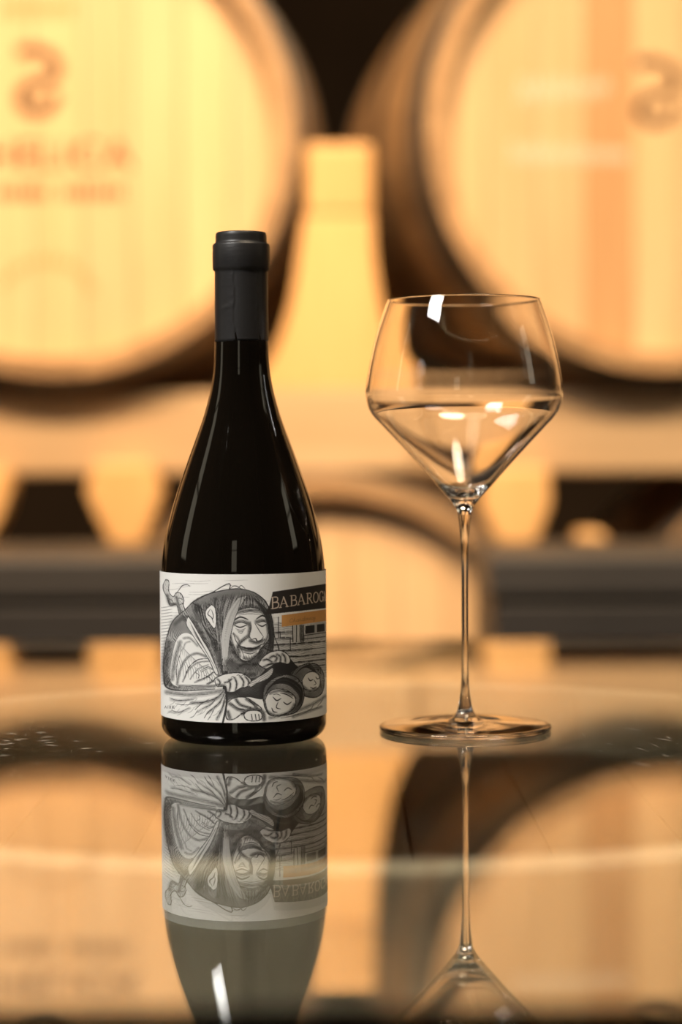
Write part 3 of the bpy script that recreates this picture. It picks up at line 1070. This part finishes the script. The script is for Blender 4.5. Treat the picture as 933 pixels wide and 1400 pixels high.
# sleeping children
pil = [(560, 800), (640, 780), (720, 750), (800, 720), (880, 680), (890, 830), (560, 830)]
fill(mask(pil, False), 0.03)
for p, w in (([(590, 792), (700, 766), (800, 728), (860, 694)], 9), ([(700, 790), (760, 770), (840, 744)], 7)):
    brush(p, w, 0.5)
for p in ([(770, 760), (790, 750), (800, 730)], [(700, 780), (760, 766), (840, 740)], [(820, 740), (840, 720), (850, 700)], [(640, 796), (690, 786), (730, 776)]):
    stroke(p, 2.8, 0.75)
hair2 = [(690, 590), (716, 552), (770, 530), (820, 536), (850, 574), (856, 620), (846, 672), (812, 696), (760, 690), (730, 660)]
hatch(mask(hair2), 24, 6, 0.45, 0.5, 12, 0.5)
contour(hair2, 4, 0.97)
for k in range(8):
    stroke([(706 + 4 * k, 588 - 5 * k), (760 + 5 * k, 548 - k), (836 + k, 590 + 10 * k)], 3, 0.92)
f2 = [(744, 612), (764, 580), (800, 570), (828, 590), (834, 630), (814, 660), (780, 666), (752, 648)]
fill(mask(f2), 0.05)
contour(f2, 3.4, 0.92)
brush([(750, 640), (780, 662), (816, 654)], 7, 0.6)
for p, w in (([(774, 600), (784, 614), (798, 608)], 5.5), ([(812, 596), (820, 606), (832, 602)], 4.5), ([(802, 610), (813, 628), (802, 636)], 3.5), ([(784, 646), (800, 652), (814, 644)], 4.5)):
    stroke(p, w, 0.97)
hair1 = [(556, 694), (566, 640), (606, 600), (664, 582), (716, 596), (748, 640), (752, 700), (730, 750), (690, 776), (600, 782), (570, 750)]
hatch(mask(hair1), -20, 6, 0.45, 0.5, 12, 0.5)
contour(hair1, 4.5, 0.97)
for k in range(14):
    t = k / 13
    stroke([(562 + 16 * t, 690 - 40 * t), (606 + 24 * t, 632 - 30 * t), (676 + 10 * t, 632 - 30 * t), (730 + 14 * t, 690 - 40 * t), (716 + 26 * t, 744 - 20 * t)], rs.uniform(2.4, 4), rs.uniform(0.8, 1))
f1 = [(566, 706), (584, 668), (616, 652), (660, 656), (696, 676), (712, 706), (704, 744), (668, 772), (616, 784), (582, 766)]
fill(mask(f1), 0.04)
brush([(576, 760), (620, 782), (680, 766), (706, 730)], 8, 0.65)
brush([(590, 672), (640, 660), (696, 684)], 7, 0.6)
contour(f1, 3.6, 0.95)
for p, w in (([(604, 690), (622, 708), (642, 698)], 6), ([(604, 680), (622, 676), (640, 684)], 3), ([(654, 716), (672, 728), (692, 716)], 6), ([(628, 716), (620, 742), (640, 750)], 4.5),
             ([(598, 744), (606, 762), (624, 766)], 5.5), ([(640, 672), (670, 680), (700, 700)], 5), ([(650, 660), (690, 672), (716, 700)], 5)):
    stroke(p, w, 0.97)
slv1 = [(388, 716), (420, 694), (470, 690), (520, 720), (548, 752), (470, 764), (420, 796), (384, 790)]
fill(mask(slv1), 0.06)
contour(slv1, 4, 0.97)
for p, w in (([(400, 720), (440, 748), (480, 756)], 9), ([(430, 700), (450, 726), (500, 744)], 8), ([(480, 700), (514, 724), (530, 746)], 8), ([(392, 760), (400, 790)], 9)):
    brush(p, w, 0.8)
for p in ([(430, 700), (450, 726), (500, 740)], [(410, 720), (440, 744), (480, 752)], [(480, 700), (510, 720), (520, 744)]):
    stroke(p, 4, 0.92)
h1 = [(466, 774), (484, 758), (520, 754), (546, 764), (552, 790), (536, 804), (500, 806), (474, 796)]
brush([(460, 770), (500, 748), (552, 760), (562, 800)], 9, 0.9)
fill(mask(h1), 0.04)
contour(h1, 4, 0.97)
for x in (502, 520, 536):
    stroke([(x, 774), (x + 4, 800)], 4, 0.95, False)
# initials in the corner
for p in ([(86, 744), (91, 732), (96, 744)], [(103, 731), (103, 744)], [(110, 731), (118, 744)], [(118, 731), (110, 744)], [(126, 731), (126, 744)], [(134, 731), (127, 738), (135, 745)]):
    stroke(p, 2.4, 0.75, False, False)

# paper and colour
paper = np.array((0.86, 0.845, 0.815))
black = np.array((0.018, 0.016, 0.015))
ink = 1 - (1 - np.clip(ink, 0, 1)) ** 2.1        # tones blend the way printed greys look
img = paper[None, None, :] * (1 - ink[..., None]) + black[None, None, :] * ink[..., None]

# black band with the name, gold strip under it
band = mask([(606, 176), (886, 135), (886, 257), (568, 287), (590, 240)], False)
img[band] = (0.020, 0.015, 0.012)
gold = np.array((0.62, 0.30, 0.085))
strip = mask([(648, 291), (886, 262), (886, 319), (648, 348)], False)
img[strip] = gold

LET = {
    'B': [([(0.14, 0), (0.14, 1)], 2), ([(0, 0.0), (0.42, 0.0)], 1), ([(0, 1.0), (0.4, 1.0)], 1),
          ('s', [(0.3, 1.0), (0.52, 0.95), (0.58, 0.76), (0.5, 0.57), (0.16, 0.53)], 1.5), ('s', [(0.3, 0.53), (0.58, 0.47), (0.66, 0.26), (0.56, 0.05), (0.3, 0.0)], 1.7)],
    'A': [([(0.08, 0), (0.36, 1.0)], 1), ([(0.36, 1.0), (0.66, 0)], 2), ([(0.18, 0.34), (0.54, 0.34)], 1), ([(0, 0), (0.18, 0)], 1), ([(0.54, 0), (0.78, 0)], 1)],
    'R': [([(0.14, 0), (0.14, 1)], 2), ([(0, 0.0), (0.28, 0.0)], 1), ([(0, 1.0), (0.4, 1.0)], 1),
          ('s', [(0.3, 1.0), (0.54, 0.94), (0.6, 0.74), (0.5, 0.54), (0.16, 0.5)], 1.6), ([(0.36, 0.5), (0.7, 0)], 2), ([(0.62, 0), (0.8, 0)], 1)],
    'O': [('s', [(0.42, 1.0), (0.14, 0.86), (0.04, 0.5), (0.14, 0.14), (0.42, 0.0), (0.70, 0.14), (0.80, 0.5), (0.70, 0.86), (0.42, 1.0)], 1.7)],
    'G': [('s', [(0.72, 0.82), (0.44, 1.0), (0.14, 0.86), (0.04, 0.5), (0.14, 0.14), (0.44, 0.0), (0.72, 0.12)], 1.7), ([(0.72, 0.1), (0.72, 0.42)], 2), ([(0.56, 0.43), (0.84, 0.43)], 1), ([(0.73, 0.98), (0.73, 0.74)], 1)],
}
ADV = {'B': 0.82, 'A': 0.82, 'R': 0.84, 'O': 0.94, 'G': 0.94}
txt = np.zeros((H, W))


for ch, x0_, cw, h in zip('BABAROGA', (598, 636, 689, 723, 768, 802, 833, 855), (54, 59, 47, 52, 39, 31, 26, 18), (55, 49, 50, 50, 50, 50, 50, 46)):
    for it in LET[ch]:
        sm = it[0] == 's'
        pts, wt = (it[1], it[2]) if sm else (it[0], it[1])
        P = [(x0_ + p[0] * cw, 259 - 0.137 * (x0_ + p[0] * cw - 598) - p[1] * h) for p in pts]
        stroke(P, 2.7 * wt * (0.6 + 0.4 * cw / 54), 1.0, False, sm, txt)
tcol = np.array((0.62, 0.50, 0.40))
img = img * (1 - txt[..., None]) + tcol * txt[..., None]

# cursive line on the gold strip
cur = np.zeros((H, W))
SCR = {'C': [(0.8, 0.95), (0.4, 1.3), (0.05, 0.7), (0.2, 0.05), (0.9, 0.25)], 'h': [(0, 0), (0.3, 1.5), (0.1, 0.2), (0.4, 0.8), (0.55, 0.1), (0.9, 0.2)],
       'a': [(0.7, 0.75), (0.2, 0.75), (0.1, 0.1), (0.6, 0.2), (0.75, 0.8), (0.7, 0.05), (1, 0.2)], 'r': [(0, 0.1), (0.2, 0.8), (0.5, 0.7), (0.5, 0.1), (0.9, 0.2)],
       'd': [(0.7, 0.75), (0.2, 0.75), (0.1, 0.1), (0.6, 0.2), (0.95, 1.5), (0.75, 0.05), (1, 0.2)], 'o': [(0.5, 0.8), (0.1, 0.5), (0.3, 0), (0.7, 0.4), (0.5, 0.8), (1, 0.7)],
       'n': [(0, 0), (0.15, 0.75), (0.1, 0.1), (0.45, 0.8), (0.6, 0.1), (0.95, 0.2)], 'y': [(0.05, 0.8), (0.2, 0.15), (0.65, 0.8), (0.5, -0.5), (0.1, -0.6), (0.9, 0.3)]}
x = 684
for i, ch in enumerate('Chardonnay'):
    cw = (19 if ch == 'C' else 15) * (1 - 0.035 * i)
    P = [(x + p[0] * cw + p[1] * 3, 327 - 0.115 * (x - 684) - p[1] * 15) for p in SCR[ch]]
    stroke(P, 2.2, 0.65, False, True, cur)
    x += cw * 0.98
img = img * (1 - cur[..., None]) + np.array((0.30, 0.15, 0.05)) * cur[..., None]

# wrap on the bottle: grid of theta (columns) and height (rows)
NT, NV = 720, 420
TH = math.radians(112)
th = np.linspace(-TH, TH, NT + 1)
v = np.linspace(0, 1, NV + 1)
TG, VG = np.meshgrid(th, v)
ct = np.clip(np.cos(TG), 0, 1)
sxp = 467 + 405 * np.sin(np.clip(TG, -PI / 2, PI / 2))
top = 66 + 24 * ct
botm = 770 + 45 * ct
syp = top + VG * (botm - top)
fx = np.clip(sxp - OX, 0, W - 2)
fy = np.clip(syp - OY, 0, H - 2)
ix, iy = fx.astype(int), fy.astype(int)
tx, ty = (fx - ix)[..., None], (fy - iy)[..., None]
col = (img[iy, ix] * (1 - tx) + img[iy, ix + 1] * tx) * (1 - ty) + (img[iy + 1, ix] * (1 - tx) + img[iy + 1, ix + 1] * tx) * ty
behind = np.abs(TG) > math.radians(87)
col[behind & (TG < 0)] = paper
RL = 113 * BSC + 0.00025
zt, zb = zc(778.5), zc(974.3)
VX = RL * np.sin(TG)
VY = -RL * np.cos(TG)
VZ = zt + (zb - zt) * VG
co3 = np.stack([VX, VY, VZ], -1).reshape(-1, 3)
idx = np.arange((NV + 1) * (NT + 1)).reshape(NV + 1, NT + 1)
quads = np.stack([idx[:-1, :-1], idx[1:, :-1], idx[1:, 1:], idx[:-1, 1:]], -1).reshape(-1, 4)
me = bpy.data.meshes.new('front_label')
me.vertices.add(len(co3))
me.vertices.foreach_set('co', co3.ravel().astype(np.float32))
me.loops.add(quads.size)
me.loops.foreach_set('vertex_index', quads.ravel().astype(np.int32))
me.polygons.add(len(quads))
me.polygons.foreach_set('loop_start', np.arange(0, quads.size, 4, dtype=np.int32))
me.polygons.foreach_set('use_smooth', np.ones(len(quads), bool))
me.update(calc_edges=True)
me.validate()
ca = me.color_attributes.new('print', 'FLOAT_COLOR', 'POINT')
rgba = np.ones((len(co3), 4), np.float32)
rgba[:, :3] = col.reshape(-1, 3)
ca.data.foreach_set('color', rgba.ravel())
lab = mesh_obj('front_label', me, M_LABEL, bot)
tag(lab, 'white paper label with an ink drawing, black name band and gold strip')

# ------------------------------------------------------------------ wine glass
GD = 1.159
GS = GD / F
gl = tag(empty('wine_glass', (px(635.5, 0, GD)[0], GD, TZ)), 'empty clear wine glass with angular bowl on a long thin stem', 'wine glass')


def gz(y):
    return (1000 - y) * GS


# outer line from the foot up to the rim, radius in photo pixels
foot = [(0, 999.6), (60, 999.8), (112, 999.9), (116.0, 999.4), (117.6, 997.6), (117.8, 995.0), (117.0, 993.0), (114, 992.0)]
foot += spline([(114, 992.0), (90, 991.4), (60, 989.8), (36, 987.6), (24, 985.5), (20.5, 983.6)], 4)[1:]
foot += spline([(20.5, 983.6), (17, 981), (12.5, 976), (9.8, 969), (8.0, 960)], 4)[1:]
stem = spline([(8.0, 960), (6.2, 948), (5.0, 930), (4.5, 900), (4.4, 840), (4.5, 780), (5.2, 745), (6.8, 723), (9.0, 704)], 6)
bowl_o = spline([(9.0, 704), (13, 694), (20.5, 684), (36, 666), (52.5, 647.5), (82, 615), (110, 585), (123, 571), (130, 560), (134, 546), (134.6, 536), (132.8, 519), (126.8, 487), (119, 455), (108.6, 424), (104.2, 412.5)], 6)
rim = [(104.2, 411.3), (103.4, 411.0), (102.6, 411.6)]
bowl_i = spline([(102.4, 413), (106.7, 424.5), (117.1, 455.5), (124.9, 487.5), (130.6, 519.5), (132.3, 536), (131.6, 546), (127.6, 558.5), (120.6, 569.5), (107.5, 583.5), (79.4, 613.2), (49.5, 645), (32, 662.5), (19, 672), (9, 676), (0, 677)], 6)


def prof_m(pts):
    return [(max(r, 0) * GS, gz(y)) for r, y in pts]


mesh_obj('foot', lathe('foot', prof_m(foot), 160), M_CRYSTAL, gl)
mesh_obj('stem', lathe('stem', prof_m(stem), 160), M_CRYSTAL, gl)
mesh_obj('bowl', lathe('bowl', prof_m(bowl_o + rim + bowl_i), 160), M_CRYSTAL, gl)

# ------------------------------------------------------------------ dust and fine scratches on the glass table top
rd = random.Random(11)
verts, faces = [], []


def sliver(x, y, ang, ln, w):
    c_, s_ = math.cos(ang), math.sin(ang)
    b0 = len(verts)
    for u, v_, dz in ((-ln / 2, 0, 0), (0, -w / 2, 0), (ln / 2, 0, 0), (0, w / 2, 0), (0, 0, w * 0.5)):
        verts.append((x + u * c_ - v_ * s_, y + u * s_ + v_ * c_, TZ + 0.00002 + dz))
    for f in ((0, 1, 4), (1, 2, 4), (2, 3, 4), (3, 0, 4)):
        faces.append(tuple(b0 + i for i in f))


for _ in range(170):
    x_, y_ = rd.uniform(-0.30, 0.30), rd.uniform(0.95, 1.42)
    sliver(x_, y_, rd.uniform(0, PI), rd.uniform(0.0004, 0.0018), rd.uniform(0.00012, 0.0003))
for _ in range(26):
    sliver(rd.uniform(-0.22, -0.10), rd.uniform(1.06, 1.16), rd.uniform(-0.5, 0.5), rd.uniform(0.003, 0.010), 0.00016)
for _ in range(16):
    sliver(rd.uniform(0.12, 0.20), rd.uniform(1.02, 1.16), rd.uniform(1.2, 2.4), rd.uniform(0.004, 0.02), 0.00014)
M_DUST = principled('pale_dust', (0.75, 0.66, 0.52), 0.8)
tag(mesh_obj('dust_and_scratches', pydata('dust_and_scratches', verts, faces), M_DUST, pane), 'pale dust specks and hair-fine scratches', kind='stuff')
